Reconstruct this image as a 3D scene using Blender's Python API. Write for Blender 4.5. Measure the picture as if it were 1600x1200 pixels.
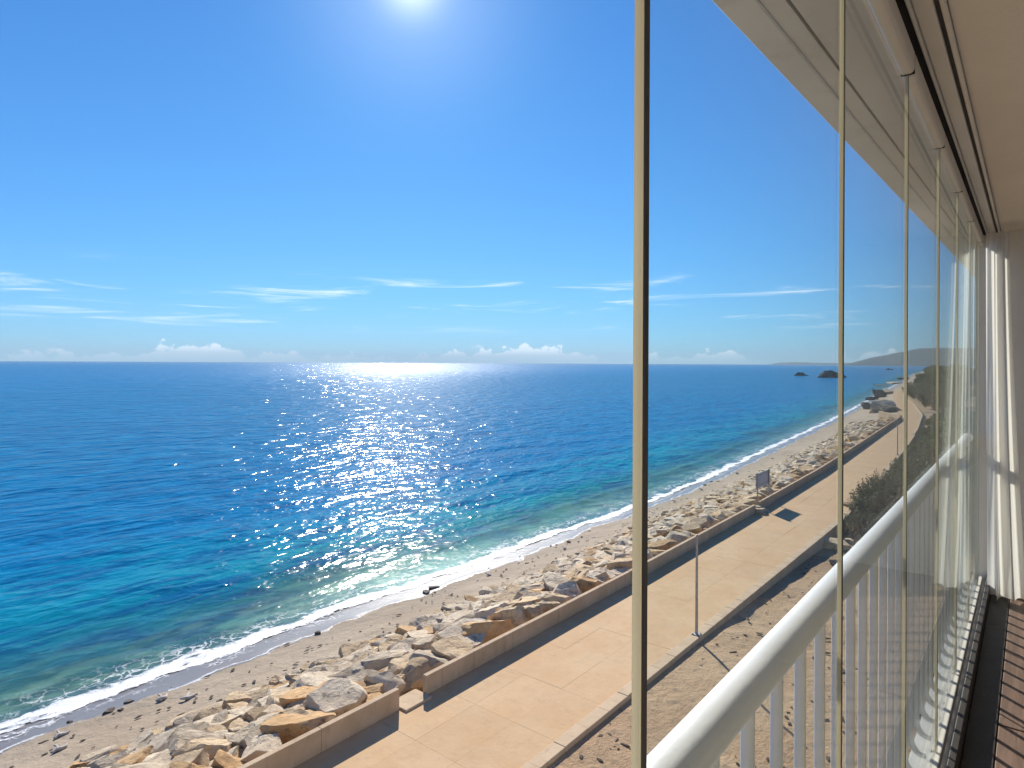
import bpy, bmesh, math, random
import numpy as np
from mathutils import Vector, Matrix, noise as mnoise

random.seed(7); rng = np.random.default_rng(7)
R = math.radians
for o in list(bpy.data.objects): bpy.data.objects.remove(o)
scene = bpy.context.scene
COL = scene.collection

# ------------------------------------------------------------------ camera
# world: +X along the coast away from the viewer, +Y out to sea, Z up; promenade level is z = 0
CAM_Z = 9.0
FWD = R(39.1)                       # view direction, turned from +X towards the sea
cam_d = bpy.data.cameras.new('camera'); cam = bpy.data.objects.new('camera', cam_d); COL.objects.link(cam)
cam_d.sensor_width = 36.0; cam_d.lens = 22.5
cam_d.shift_y = -33 / 1600
cam_d.clip_start = 0.02; cam_d.clip_end = 60000
rot = Matrix.Rotation(FWD - R(90), 3, 'Z') @ Matrix.Rotation(R(90), 3, 'X') @ Matrix.Rotation(R(0.26), 3, 'Z')
cam.matrix_world = Matrix.Translation((0, 0, CAM_Z)) @ rot.to_4x4()
scene.camera = cam

# ------------------------------------------------------------------ sky and sun
SUN_EL, SUN_AZ = R(30.6), R(48.2)   # azimuth from +X towards +Y
world = bpy.data.worlds.new('World'); scene.world = world; world.use_nodes = True
wt = world.node_tree; wt.nodes.clear()
def wn(t, **k):
    n = wt.nodes.new(t)
    for a, b in k.items(): setattr(n, a, b)
    return n
def wmath(op, a, b=None, c=None, clamp=False):
    n = wn('ShaderNodeMath', operation=op, use_clamp=clamp)
    for i, v in enumerate((a, b, c)):
        if v is None: continue
        if isinstance(v, (int, float)): n.inputs[i].default_value = v
        else: wt.links.new(v, n.inputs[i])
    return n.outputs[0]
sky = wn('ShaderNodeTexSky', sky_type='NISHITA', sun_disc=False)
sky.sun_elevation = SUN_EL; sky.sun_rotation = R(90) - SUN_AZ
sky.altitude = 0; sky.air_density = 1.0; sky.dust_density = 0.08; sky.ozone_density = 4.0
tc = wn('ShaderNodeTexCoord'); sp = wn('ShaderNodeSeparateXYZ'); wt.links.new(tc.outputs['Generated'], sp.inputs[0])
az = wmath('ARCTAN2', sp.outputs[1], sp.outputs[0])
el = wmath('MULTIPLY', wmath('ARCSINE', sp.outputs[2]), 57.2958)
def wnoise(sx, sy, off, detail=5, rough=.55, dist=0.0):
    c = wn('ShaderNodeCombineXYZ')
    wt.links.new(wmath('ADD', wmath('MULTIPLY', az, sx), off), c.inputs[0]); wt.links.new(wmath('MULTIPLY', el, sy), c.inputs[1])
    n = wn('ShaderNodeTexNoise'); n.inputs['Scale'].default_value = 1; n.inputs['Detail'].default_value = detail
    n.inputs['Roughness'].default_value = rough; n.inputs['Distortion'].default_value = dist
    wt.links.new(c.outputs[0], n.inputs['Vector']); return n.outputs['Fac']
def wrange(v, a, b, c=0., d=1.):
    n = wn('ShaderNodeMapRange', interpolation_type='SMOOTHSTEP')
    wt.links.new(v, n.inputs[0])
    for i, x in enumerate((a, b, c, d)): n.inputs[1 + i].default_value = x
    return n.outputs[0]
# thin streaky cirrus between 2.5 and 8 degrees, low cumulus heads just over the horizon, all round the compass
band = wmath('MULTIPLY', wrange(el, 2.2, 4.0), wrange(el, 6.2, 8.5, 1., 0.))
cir = wmath('MULTIPLY', wmath('MULTIPLY', wrange(wnoise(4.2, .95, 3.7, 8, .66, 1.0), .52, .80), band), .75)
top = wmath('ADD', wmath('MULTIPLY', wnoise(44., .8, 11.3, 6, .62), 3.4), wmath('MULTIPLY', wnoise(4.2, 0., 40.6, 1, .5), 8.))
top = wmath('SUBTRACT', top, 5.05)
cum = wmath('MULTIPLY', wrange(wmath('SUBTRACT', top, el), 0., .22), wrange(el, .0, 1.3, .12, .75))
cl = wmath('MAXIMUM', cir, cum)
# the whole sky graded alike: deeper blue, bright horizon rolled off
sc_ = wn('ShaderNodeSeparateColor'); wt.links.new(sky.outputs[0], sc_.inputs[0]); cc_ = wn('ShaderNodeCombineColor')
for i_, (tint, roll) in enumerate(((.26, .06), (.64, .06), (1.10, .05))):
    v_ = wmath('MULTIPLY', sc_.outputs[i_], tint)
    wt.links.new(wmath('DIVIDE', v_, wmath('ADD', 1.0, wmath('MULTIPLY', v_, roll))), cc_.inputs[i_])
mixc = wn('ShaderNodeMix', data_type='RGBA'); wt.links.new(cl, mixc.inputs[0]); wt.links.new(cc_.outputs[0], mixc.inputs[6])
mixc.inputs[7].default_value = (8.6, 9.0, 9.4, 1)
bg = wn('ShaderNodeBackground'); bg.inputs[1].default_value = 0.10
# aureole round the sun
dt = wn('ShaderNodeVectorMath', operation='DOT_PRODUCT'); wt.links.new(tc.outputs['Generated'], dt.inputs[0])
dt.inputs[1].default_value = (math.cos(SUN_EL) * math.cos(SUN_AZ), math.cos(SUN_EL) * math.sin(SUN_AZ), math.sin(SUN_EL))
dp = wmath('MAXIMUM', dt.outputs['Value'], 0.)
au = wmath('ADD', wmath('MULTIPLY', wmath('POWER', dp, 1500.), 4.5), wmath('MULTIPLY', wmath('POWER', dp, 130.), 1.3))
acol = wn('ShaderNodeVectorMath', operation='SCALE'); acol.inputs[0].default_value = (1., .97, .92); wt.links.new(au, acol.inputs['Scale'])
adn = wn('ShaderNodeVectorMath', operation='ADD'); wt.links.new(mixc.outputs[2], adn.inputs[0]); wt.links.new(acol.outputs[0], adn.inputs[1])
wt.links.new(adn.outputs[0], bg.inputs[0])
wo = wn('ShaderNodeOutputWorld'); wt.links.new(bg.outputs[0], wo.inputs[0])

sl = bpy.data.lights.new('sun', 'SUN'); sl.energy = 4.6; sl.angle = R(0.53); sl.color = (1.0, 0.93, 0.82)
sun = bpy.data.objects.new('sun', sl); COL.objects.link(sun)
sd = Vector((math.cos(SUN_EL) * math.cos(SUN_AZ), math.cos(SUN_EL) * math.sin(SUN_AZ), math.sin(SUN_EL)))
sun.rotation_euler = sd.to_track_quat('Z', 'Y').to_euler(); sun.location = (0, 0, 40)

vs = scene.view_settings
vs.view_transform = 'Standard'; vs.look = 'None'; vs.exposure = 0.68; vs.gamma = 1.0; vs.use_curve_mapping = False
cy = scene.cycles
cy.use_denoising = True; cy.max_bounces = 10; cy.transparent_max_bounces = 32; cy.diffuse_bounces = 5; cy.glossy_bounces = 5
cy.caustics_reflective = False; cy.caustics_refractive = False; cy.sample_clamp_indirect = 8

# ------------------------------------------------------------------ material helpers
class NT:
    def __init__(s, name):
        s.m = bpy.data.materials.new(name); s.m.use_nodes = True; s.t = s.m.node_tree; s.t.nodes.clear()
        s.out = s.n('ShaderNodeOutputMaterial')
    def n(s, t, **k):
        nd = s.t.nodes.new(t)
        for a, b in k.items(): setattr(nd, a, b)
        return nd
    def l(s, a, b): s.t.links.new(a, b)
    def put(s, sock, v):
        if v is None: return
        if isinstance(v, (int, float)): sock.default_value = v
        elif isinstance(v, (tuple, list)): sock.default_value = tuple(v) + ((1,) if len(v) == 3 and sock.type == 'RGBA' else ())
        else: s.l(v, sock)
    def math(s, op, a, b=None, c=None, clamp=False):
        nd = s.n('ShaderNodeMath', operation=op, use_clamp=clamp)
        for i, v in enumerate((a, b, c)): s.put(nd.inputs[i], v)
        return nd.outputs[0]
    def rng(s, v, a, b, c=0., d=1., smooth=True):
        nd = s.n('ShaderNodeMapRange', interpolation_type='SMOOTHSTEP' if smooth else 'LINEAR')
        s.put(nd.inputs[0], v)
        for i, x in enumerate((a, b, c, d)): s.put(nd.inputs[1 + i], x)
        return nd.outputs[0]
    def mix(s, f, a, b, blend='MIX'):
        nd = s.n('ShaderNodeMix', data_type='RGBA', blend_type=blend)
        s.put(nd.inputs[0], f); s.put(nd.inputs[6], a); s.put(nd.inputs[7], b); return nd.outputs[2]
    def pos(s, scale=(1, 1, 1), obj=False):
        if obj:
            v = s.n('ShaderNodeTexCoord').outputs['Object']
            oi = s.n('ShaderNodeObjectInfo')
            ad = s.n('ShaderNodeVectorMath', operation='MULTIPLY_ADD')
            s.l(oi.outputs['Random'], ad.inputs[0]); ad.inputs[1].default_value = (37, 61, 83); s.l(v, ad.inputs[2]); v = ad.outputs[0]
        else: v = s.n('ShaderNodeNewGeometry').outputs['Position']
        if tuple(scale) != (1, 1, 1):
            mm = s.n('ShaderNodeVectorMath', operation='MULTIPLY'); s.l(v, mm.inputs[0]); mm.inputs[1].default_value = scale; v = mm.outputs[0]
        return v
    def noise(s, vec, scale, detail=4, rough=.55, dist=0):
        nd = s.n('ShaderNodeTexNoise'); s.l(vec, nd.inputs['Vector']); nd.inputs['Scale'].default_value = scale
        nd.inputs['Detail'].default_value = detail; nd.inputs['Roughness'].default_value = rough; nd.inputs['Distortion'].default_value = dist
        return nd.outputs['Fac']
    def bump(s, h, dist=.02, strength=1., normal=None):
        nd = s.n('ShaderNodeBump'); s.l(h, nd.inputs['Height']); nd.inputs['Distance'].default_value = dist; nd.inputs['Strength'].default_value = strength
        if normal: s.l(normal, nd.inputs['Normal'])
        return nd.outputs[0]
    def attr(s, name): return s.n('ShaderNodeAttribute', attribute_name=name).outputs['Fac']
    def rand(s): return s.n('ShaderNodeObjectInfo').outputs['Random']
    def bsdf(s, col, rough=.8, normal=None, spec=.5, **kw):
        b = s.n('ShaderNodeBsdfPrincipled'); s.put(b.inputs['Base Color'], col); s.put(b.inputs['Roughness'], rough)
        s.put(b.inputs['Specular IOR Level'], spec)
        if normal is not None: s.l(normal, b.inputs['Normal'])
        for k, v in kw.items(): s.put(b.inputs[k.replace('_', ' ')], v)
        return b.outputs[0]
    def done(s, sh): s.l(sh, s.out.inputs['Surface']); return s.m

def simple(name, c1, c2=None, scale=3., rough=.7, bump=.004, bscale=None, obj=False, spec=.4, randv=0., metallic=0.):
    t = NT(name); p = t.pos(obj=obj)
    c2 = c2 or tuple(x * .75 for x in c1)
    f = t.noise(p, scale, 6, .6)
    col = t.mix(t.rng(f, .35, .68), c2, c1)
    if randv:
        rv = t.rng(t.rand(), 0, 1, 1 - randv, 1 + randv, False)
        cc = t.n('ShaderNodeCombineColor'); [t.l(rv, cc.inputs[i]) for i in range(3)]
        col = t.mix(1.0, col, cc.outputs[0], 'MULTIPLY')
    h = t.noise(p, bscale or scale * 6, 5, .6)
    return t.done(t.bsdf(col, rough, t.bump(h, bump), spec, Metallic=metallic))

# ------------------------------------------------------------------ materials
M = {}
def mk_sand():
    t = NT('sand'); p = t.pos(); sh = t.attr('shore')           # shore: metres past the water's edge (negative = up the beach)
    big = t.noise(p, .25, 5, .6); fine = t.noise(p, 9, 6, .7); mid = t.noise(t.pos((1, 2.5, 1)), 1.1, 6, .65)
    dry = t.mix(t.rng(big, .3, .7), (.33, .255, .175), (.40, .32, .23))
    dry = t.mix(t.math('MULTIPLY', t.rng(fine, .45, .75), .55), dry, (.25, .20, .145))
    dry = t.mix(t.math('MULTIPLY', t.rng(mid, .58, .74), .25), dry, (.24, .19, .14))
    edge = t.math('ADD', sh, t.math('MULTIPLY', t.math('SUBTRACT', t.noise(p, .28, 5, .65), .5), 2.6))
    wet = t.rng(edge, -1.95, -1.7)
    damp = t.math('MULTIPLY', t.rng(edge, -4., -1.8), .35)
    col = t.mix(damp, dry, (.2, .16, .12)); col = t.mix(wet, col, (.20, .17, .15))
    bed = t.mix(t.rng(t.noise(t.pos((.6, 1, 1)), .9, 5, .65), .42, .60), (.15, .135, .09), (.56, .50, .32)); col = t.mix(t.rng(sh, .6, 2.2), col, bed)
    rough = t.rng(wet, 0, 1, .95, .28)
    h = t.math('ADD', t.math('MULTIPLY', t.noise(p, 2.2, 5, .6), 1.0), t.math('MULTIPLY', fine, .25))
    bs = t.n('ShaderNodeBump'); t.l(h, bs.inputs['Height']); bs.inputs['Distance'].default_value = .09
    t.l(t.rng(wet, 0, 1, 1.0, .06), bs.inputs['Strength'])
    return t.done(t.bsdf(col, rough, bs.outputs[0], .5))
M['sand'] = mk_sand()

def mk_garden():
    t = NT('garden_sand'); p = t.pos()
    a = t.noise(p, .3, 5, .6); b = t.noise(p, 2.4, 7, .68, .4); c = t.noise(p, 12, 5, .7)
    col = t.mix(t.rng(a, .35, .65), (.42, .285, .17), (.49, .35, .215))
    col = t.mix(t.math('MULTIPLY', t.rng(b, .52, .68), .6), col, (.20, .155, .11))
    col = t.mix(t.math('MULTIPLY', t.rng(c, .6, .78), .6), col, (.13, .105, .07))
    h = t.math('ADD', b, t.math('MULTIPLY', c, .3))
    return t.done(t.bsdf(col, .95, t.bump(h, .12), .2))
M['garden'] = mk_garden()

def mk_slab():
    t = NT('paving_stone'); p = t.pos()
    a = t.noise(p, .55, 6, .65); b = t.noise(p, 5, 6, .7); c = t.noise(t.pos((1.0, .5, 1)), 1.7, 7, .7, .8)
    mot = t.noise(p, 2.6, 8, .72, .6)
    col = t.mix(t.rng(a, .32, .68), (.51, .325, .168), (.55, .38, .215))
    col = t.mix(t.math('MULTIPLY', t.rng(c, .5, .72), .55), col, (.47, .34, .21))
    col = t.mix(t.math('MULTIPLY', t.rng(b, .58, .75), .35), col, (.34, .235, .145))
    col = t.mix(t.math('MULTIPLY', t.rng(t.noise(p, 1.1, 8, .75, 1.5), .55, .72), .5), col, (.60, .45, .29))
    col = t.mix(t.math('MULTIPLY', t.rng(mot, .5, .66), .4), col, (.42, .28, .16))
    rv = t.rng(t.rand(), 0, 1, .97, 1.03, False); cc = t.n('ShaderNodeCombineColor'); [t.l(rv, cc.inputs[i]) for i in range(3)]
    col = t.mix(1., col, cc.outputs[0], 'MULTIPLY')
    return t.done(t.bsdf(col, .85, t.bump(t.math('ADD', c, t.math('MULTIPLY', b, .5)), .012), .3))
M['slab'] = mk_slab()
M['joint'] = simple('paving_joint', (.40, .30, .21), (.34, .25, .17), 4, .95)
def mk_conc(name, c1, c2, stain):
    t = NT(name); p = t.pos()
    a = t.noise(p, 1.3, 6, .6); s = t.noise(t.pos((3.0, 3.0, .45)), 1.6, 5, .65); f = t.noise(p, 18, 5, .7)
    col = t.mix(t.rng(a, .35, .65), c2, c1)
    col = t.mix(t.math('MULTIPLY', t.rng(s, .52, .72), .55), col, stain)
    col = t.mix(t.math('MULTIPLY', t.rng(f, .55, .75), .25), col, stain)
    return t.done(t.bsdf(col, .88, t.bump(t.math('ADD', a, t.math('MULTIPLY', f, .4)), .012), .3))
M['wallstone'] = mk_conc('sandstone_concrete', (.54, .40, .265), (.47, .34, .215), (.28, .205, .135))
M['kerbstone'] = mk_conc('kerb_concrete', (.56, .42, .275), (.49, .36, .23), (.33, .245, .16))

def mk_rock(name, c1, c2, vein):
    t = NT(name); p = t.pos(obj=True)
    a = t.noise(p, 1.2, 6, .62); b = t.noise(p, 4.5, 8, .7, .5); st = t.noise(t.pos((1., 1., 5.), True), 1.3, 6, .65, .4)
    col = t.mix(t.rng(a, .36, .64), c1, c2)
    col = t.mix(t.math('MULTIPLY', t.rng(st, .5, .7), .5), col, vein)
    col = t.mix(t.math('MULTIPLY', t.rng(b, .54, .66), .75), col, tuple(x * .45 for x in vein))
    rv = t.rng(t.rand(), 0, 1, .82, 1.12, False); cc = t.n('ShaderNodeCombineColor'); [t.l(rv, cc.inputs[i]) for i in range(3)]
    col = t.mix(1., col, cc.outputs[0], 'MULTIPLY')
    return t.done(t.bsdf(col, .88, t.bump(t.math('ADD', t.math('MULTIPLY', a, .8), t.math('ADD', b, t.math('MULTIPLY', st, .6))), .09), .3))
M['rock_orange'] = mk_rock('boulder_orange', (.56, .34, .155), (.62, .42, .22), (.33, .20, .10))
M['rock_tan'] = mk_rock('boulder_tan', (.56, .41, .245), (.66, .50, .315), (.34, .235, .135))
M['rock_grey'] = mk_rock('boulder_grey', (.57, .455, .315), (.70, .585, .43), (.32, .245, .165))
M['rock_dark'] = mk_rock('boulder_dark', (.15, .125, .10), (.22, .185, .15), (.085, .07, .058))

def mk_water():
    t = NT('sea_water'); sh = t.attr('shore'); p = t.pos()
    wob = t.math('ADD', sh, t.math('MULTIPLY', t.math('SUBTRACT', t.noise(p, .12, 4, .6), .5), 9.))
    col = t.mix(t.rng(wob, 1., 9.), (.05, .32, .27), (.003, .265, .33))
    col = t.mix(t.rng(wob, 6., 22.), col, (.0005, .19, .41))
    col = t.mix(t.rng(sh, 40., 420.), col, (.0005, .18, .42))
    pat = t.noise(t.pos((.7, 1.6, 1)), .03, 4, .6)
    col = t.mix(t.math('MULTIPLY', t.rng(pat, .42, .66), .45), col, (.0005, .145, .345))
    # wave trains from ripples to long swell; the short ones count inshore, the long ones further out
    w1 = t.rng(sh, 30, 110, 1., .0); w2 = t.math('MULTIPLY', t.rng(sh, 8, 60, .25, 1.), t.rng(sh, 140, 420, 1., 0.)); w3 = t.math('MULTIPLY', t.rng(sh, 90, 300), t.rng(sh, 700, 2200, 1., 0.)); w4 = t.rng(sh, 500, 1800)
    def lay(w, a, f, ax, d=2, ds=.4): return t.math('MULTIPLY', w, t.math('MULTIPLY', t.noise(t.pos((ax, 1.0, 1)), f, d, .5, ds), a))
    hs = [lay(w1, .225, 1.1, .62), lay(w1, .022, 3.6, .8), lay(w2, .70, .36, .6), lay(w3, 2.2, .12, .6), lay(w4, 9., .03, .6)]
    h = hs[0]
    for q in hs[1:]: h = t.math('ADD', h, q)
    h = t.math('MULTIPLY', h, t.rng(sh, 0, 10, .5, 1.))
    nrm = t.bump(h, 1.0, 1.0); wr = t.rng(sh, 30, 600, .13, .18)
    st1 = t.noise(t.pos((.42, 1.3, 1)), .62, 6, .68, .6); st2 = t.noise(t.pos((.4, 1.3, 1)), .07, 5, .65, .5)
    col = t.mix(t.math('MULTIPLY', t.rng(st1, .44, .60), t.rng(sh, 80, 400, .8, .15)), col, (.0005, .09, .245))  # dark streaks paint the light and shade of ripples into the colour
    col = t.mix(t.math('MULTIPLY', t.rng(st2, .46, .66), .4), col, (.0005, .125, .31))
    body = t.n('ShaderNodeBsdfDiffuse'); t.l(col, body.inputs[0]); t.l(nrm, body.inputs['Normal'])
    gl = t.n('ShaderNodeBsdfGlossy'); t.l(wr, gl.inputs['Roughness']); t.l(nrm, gl.inputs['Normal'])
    fr = t.n('ShaderNodeFresnel'); fr.inputs[0].default_value = 1.333; t.l(nrm, fr.inputs['Normal'])
    fac = t.math('MULTIPLY', t.math('MINIMUM', fr.outputs[0], .55), .52)
    tr = t.n('ShaderNodeBsdfTransparent'); tr.inputs[0].default_value = (.74, .96, .93, 1)
    low = t.n('ShaderNodeMixShader'); t.l(t.rng(wob, -1., 10., .04, 1.), low.inputs[0]); t.l(tr.outputs[0], low.inputs[1]); t.l(body.outputs[0], low.inputs[2])
    mx = t.n('ShaderNodeMixShader'); t.l(fac, mx.inputs[0]); t.l(low.outputs[0], mx.inputs[1]); t.l(gl.outputs[0], mx.inputs[2])
    return t.done(mx.outputs[0])
M['water'] = mk_water()

def mk_foam():
    t = NT('sea_foam'); sh = t.attr('shore'); p = t.pos()
    lace = t.n('ShaderNodeTexVoronoi', feature='DISTANCE_TO_EDGE'); lace.inputs['Scale'].default_value = 2.1
    wv = t.n('ShaderNodeVectorMath', operation='ADD'); t.l(p, wv.inputs[0])
    nz = t.n('ShaderNodeTexNoise'); t.l(p, nz.inputs['Vector']); nz.inputs['Scale'].default_value = 1.8; nz.inputs['Detail'].default_value = 5
    t.l(nz.outputs['Color'], wv.inputs[1]); t.l(wv.outputs[0], lace.inputs['Vector'])
    n1 = t.noise(t.pos((.55, 1.3, 1)), 1.1, 6, .65, .3)
    e = t.math('ADD', sh, t.math('MULTIPLY', t.math('SUBTRACT', t.noise(p, .28, 5, .65), .5), 2.6))
    core = t.math('MULTIPLY', t.rng(e, -.65, -.40), t.rng(e, .05, .75, 1., 0.))
    lacef = t.math('MULTIPLY', t.rng(lace.outputs['Distance'], .0, .11, 1., 0.), t.math('MULTIPLY', t.rng(e, -1.3, -.9), t.rng(e, .3, 2.4, .8, 0.)))
    lip = t.math('MULTIPLY', t.rng(e, -1.82, -1.76), t.rng(e, -1.72, -1.62, 1., 0.))
    solid = t.rng(t.math('ADD', t.math('MULTIPLY', core, .80), t.math('MULTIPLY', t.math('SUBTRACT', n1, .5), 2.0)), .42, .66)
    f = t.math('MAXIMUM', t.math('MULTIPLY', solid, core), t.math('MAXIMUM', t.math('MULTIPLY', lacef, t.rng(n1, .4, .6)), t.math('MULTIPLY', lip, .6)), clamp=True)
    d = t.bsdf((.83, .85, .87), .6, t.bump(t.noise(p, 7, 5, .7), .05), .3)
    tr = t.n('ShaderNodeBsdfTransparent'); mx = t.n('ShaderNodeMixShader')
    t.l(f, mx.inputs[0]); t.l(tr.outputs[0], mx.inputs[1]); t.l(d, mx.inputs[2])
    return t.done(mx.outputs[0])
M['foam'] = mk_foam()

def mk_glass():
    t = NT('window_glass')
    g = t.n('ShaderNodeNewGeometry')
    ior = t.math('SUBTRACT', 1.09, t.math('MULTIPLY', g.outputs['Backfacing'], 1.09 - 1 / 1.09))   # same thin-pane reflectance from both faces
    fr = t.n('ShaderNodeFresnel'); t.l(ior, fr.inputs[0])
    tr = t.n('ShaderNodeBsdfTransparent'); tr.inputs[0].default_value = (.965, .985, .978, 1)
    gl = t.n('ShaderNodeBsdfGlossy'); gl.inputs['Roughness'].default_value = .012; gl.inputs[0].default_value = (.95, 1, .98, 1)
    a = t.n('ShaderNodeMixShader'); t.l(fr.outputs[0], a.inputs[0]); t.l(tr.outputs[0], a.inputs[1]); t.l(gl.outputs[0], a.inputs[2])
    p = t.pos((1, 1, .35)); sm = t.noise(p, 3.2, 6, .7, 1.2); spk = t.noise(t.pos(), 55, 2, .5)
    film = t.math('ADD', t.rng(sm, .48, .75, .0002, .003), t.rng(spk, .77, .80, 0., .05))
    df = t.n('ShaderNodeBsdfTranslucent'); df.inputs[0].default_value = (.8, .82, .8, 1)
    b = t.n('ShaderNodeMixShader'); t.l(film, b.inputs[0]); t.l(a.outputs[0], b.inputs[1]); t.l(df.outputs[0], b.inputs[2])
    return t.done(b.outputs[0])
M['glass'] = mk_glass()
def mk_strip():
    t = NT('clear_plastic_strip'); col = t.mix(t.rng(t.noise(t.pos((1, 1, .2)), 6, 4, .6), .35, .65), (.74, .68, .52), (.82, .77, .62))
    a = t.bsdf(col, .3, None, .5); tl = t.n('ShaderNodeBsdfTranslucent'); t.l(col, tl.inputs[0])
    m = t.n('ShaderNodeMixShader'); m.inputs[0].default_value = .55; t.l(a, m.inputs[1]); t.l(tl.outputs[0], m.inputs[2]); return t.done(m.outputs[0])
M['strip_cream'] = mk_strip()
M['strip_dark'] = simple('dark_strip', (.07, .055, .04), (.05, .04, .03), 8, .5, .0005)
M['alu'] = simple('white_aluminium', (.66, .62, .56), (.60, .56, .50), 3, .4, .0006, spec=.5)
M['white_paint'] = simple('white_gloss_paint', (.88, .87, .83), (.82, .81, .77), 5, .32, .0012, 26, spec=.5)
M['black_gap'] = simple('black_gap_fill', (.02, .018, .016), (.015, .014, .012), 8, .7, .0005)
M['plaster'] = simple('white_plaster', (.70, .645, .57), (.66, .605, .53), 2.2, .9, .0015, 40, spec=.2)
M['soffit'] = mk_conc('painted_soffit', (.54, .57, .60), (.49, .52, .55), (.38, .40, .42))
M['marble'] = simple('white_marble', (.80, .79, .76), (.70, .69, .67), 4, .3, .0006, spec=.5)
def mk_plank():
    t = NT('deck_wood'); p = t.pos((.6, 9., 9.))
    g = t.noise(p, 3.0, 7, .65, .6); f = t.noise(t.pos((2, 40, 40)), 2., 4, .6)
    col = t.mix(t.rng(g, .35, .66), (.12, .075, .053), (.19, .118, .085)); col = t.mix(t.math('MULTIPLY', t.rng(f, .5, .7), .4), col, (.12, .07, .05))
    rv = t.rng(t.rand(), 0, 1, .85, 1.1, False); cc = t.n('ShaderNodeCombineColor'); [t.l(rv, cc.inputs[i]) for i in range(3)]
    col = t.mix(1., col, cc.outputs[0], 'MULTIPLY')
    return t.done(t.bsdf(col, .5, t.bump(t.math('ADD', g, f), .0015), .4))
M['plank'] = mk_plank()
M['threshold'] = simple('shaded_threshold', (.034, .026, .021), (.026, .02, .017), 6, .55, .001)  # near black, so the shadow band behind the track is painted in
def mk_curtain():
    t = NT('white_voile'); p = t.pos((1, 1, .3))
    w = t.noise(t.pos((260, 260, 260)), 1, 2, .5)
    col = t.mix(t.rng(w, .3, .7), (.80, .78, .74), (.88, .86, .82))
    d = t.n('ShaderNodeBsdfDiffuse'); t.l(col, d.inputs[0]); tl = t.n('ShaderNodeBsdfTranslucent'); t.l(col, tl.inputs[0])
    a = t.n('ShaderNodeMixShader'); a.inputs[0].default_value = .45; t.l(d.outputs[0], a.inputs[1]); t.l(tl.outputs[0], a.inputs[2])
    tr = t.n('ShaderNodeBsdfTransparent'); b = t.n('ShaderNodeMixShader'); b.inputs[0].default_value = .93
    t.l(tr.outputs[0], b.inputs[1]); t.l(a.outputs[0], b.inputs[2]); return t.done(b.outputs[0])
M['curtain'] = mk_curtain()
M['galv'] = simple('galvanised_steel', (.42, .41, .40), (.34, .33, .32), 6, .45, .001, metallic=.6)
M['signback'] = simple('grey_sign_panel', (.50, .51, .52), (.43, .44, .45), 5, .5, .001)
M['bark'] = simple('bark', (.16, .12, .085), (.10, .075, .055), 8, .9, .02, obj=True)
def mk_leaf(name, c1, c2, tw):
    t = NT(name); p = t.pos()
    n = t.noise(p, 1.1, 4, .6); f = t.noise(p, 9, 2, .5)
    col = t.mix(t.rng(t.math('ADD', t.math('MULTIPLY', n, .6), t.math('MULTIPLY', f, .4)), .36, .64), c1, c2)
    d = t.bsdf(col, .6, None, .3)
    tl = t.n('ShaderNodeBsdfTranslucent'); t.l(col, tl.inputs[0]); mx = t.n('ShaderNodeMixShader'); mx.inputs[0].default_value = tw
    t.l(d, mx.inputs[1]); t.l(tl.outputs[0], mx.inputs[2]); return t.done(mx.outputs[0])
M['leaf_green'] = mk_leaf('leaf_green', (.05, .09, .028), (.12, .17, .055), .4)
M['leaf_olive'] = mk_leaf('leaf_olive', (.085, .095, .05), (.17, .165, .095), .35)
M['leaf_dry'] = mk_leaf('leaf_dry', (.15, .11, .065), (.22, .165, .10), .25)
M['hill'] = simple('hill_scrub', (.028, .045, .034), (.045, .062, .048), .004, .95, 2., .02, spec=.1)
M['weed'] = simple('dried_seaweed', (.045, .035, .025), (.09, .065, .045), 6, .9, .01)
M['drift'] = simple('bleached_driftwood', (.62, .57, .50), (.50, .45, .38), 6, .85, .006)
M['boat'] = simple('dark_boat_paint', (.05, .055, .065), (.035, .04, .05), 1, .5, .002)
M['boat_white'] = simple('white_boat_paint', (.72, .72, .70), (.62, .62, .60), 1, .5, .002)

# ------------------------------------------------------------------ mesh helpers
def link(name, me, parent=None, mat=None):
    o = bpy.data.objects.new(name, me); COL.objects.link(o)
    if mat is not None and me is not None and len(me.materials) == 0: me.materials.append(mat)
    if parent is not None: o.parent = parent
    return o
def tag(o, label=None, cat=None, group=None, kind=None):
    if label: o['label'] = label
    if cat: o['category'] = cat
    if group: o['group'] = group
    if kind: o['kind'] = kind
    return o
def empty(name, loc=(0, 0, 0), rz=0.):
    o = bpy.data.objects.new(name, None); COL.objects.link(o); o.location = loc; o.rotation_euler = (0, 0, rz); o.empty_display_size = .1
    return o
def box_me(name, lo, hi, bev=0., seg=1):
    bm = bmesh.new(); add_box(bm, lo, hi)
    if bev: bmesh.ops.bevel(bm, geom=list(bm.edges), offset=bev, segments=seg, affect='EDGES', profile=.5)
    return to_me(name, bm)
def add_box(bm, lo, hi):
    r = bmesh.ops.create_cube(bm, size=1.)
    for v in r['verts']:
        for i in range(3): v.co[i] = lo[i] + (v.co[i] + .5) * (hi[i] - lo[i])
    return r['verts']
def to_me(name, bm, smooth=None):
    bmesh.ops.recalc_face_normals(bm, faces=list(bm.faces))
    me = bpy.data.meshes.new(name); bm.to_mesh(me); bm.free()
    if smooth is not None:
        for p in me.polygons: p.use_smooth = True
        me.set_sharp_from_angle(angle=smooth)
    return me
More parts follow.
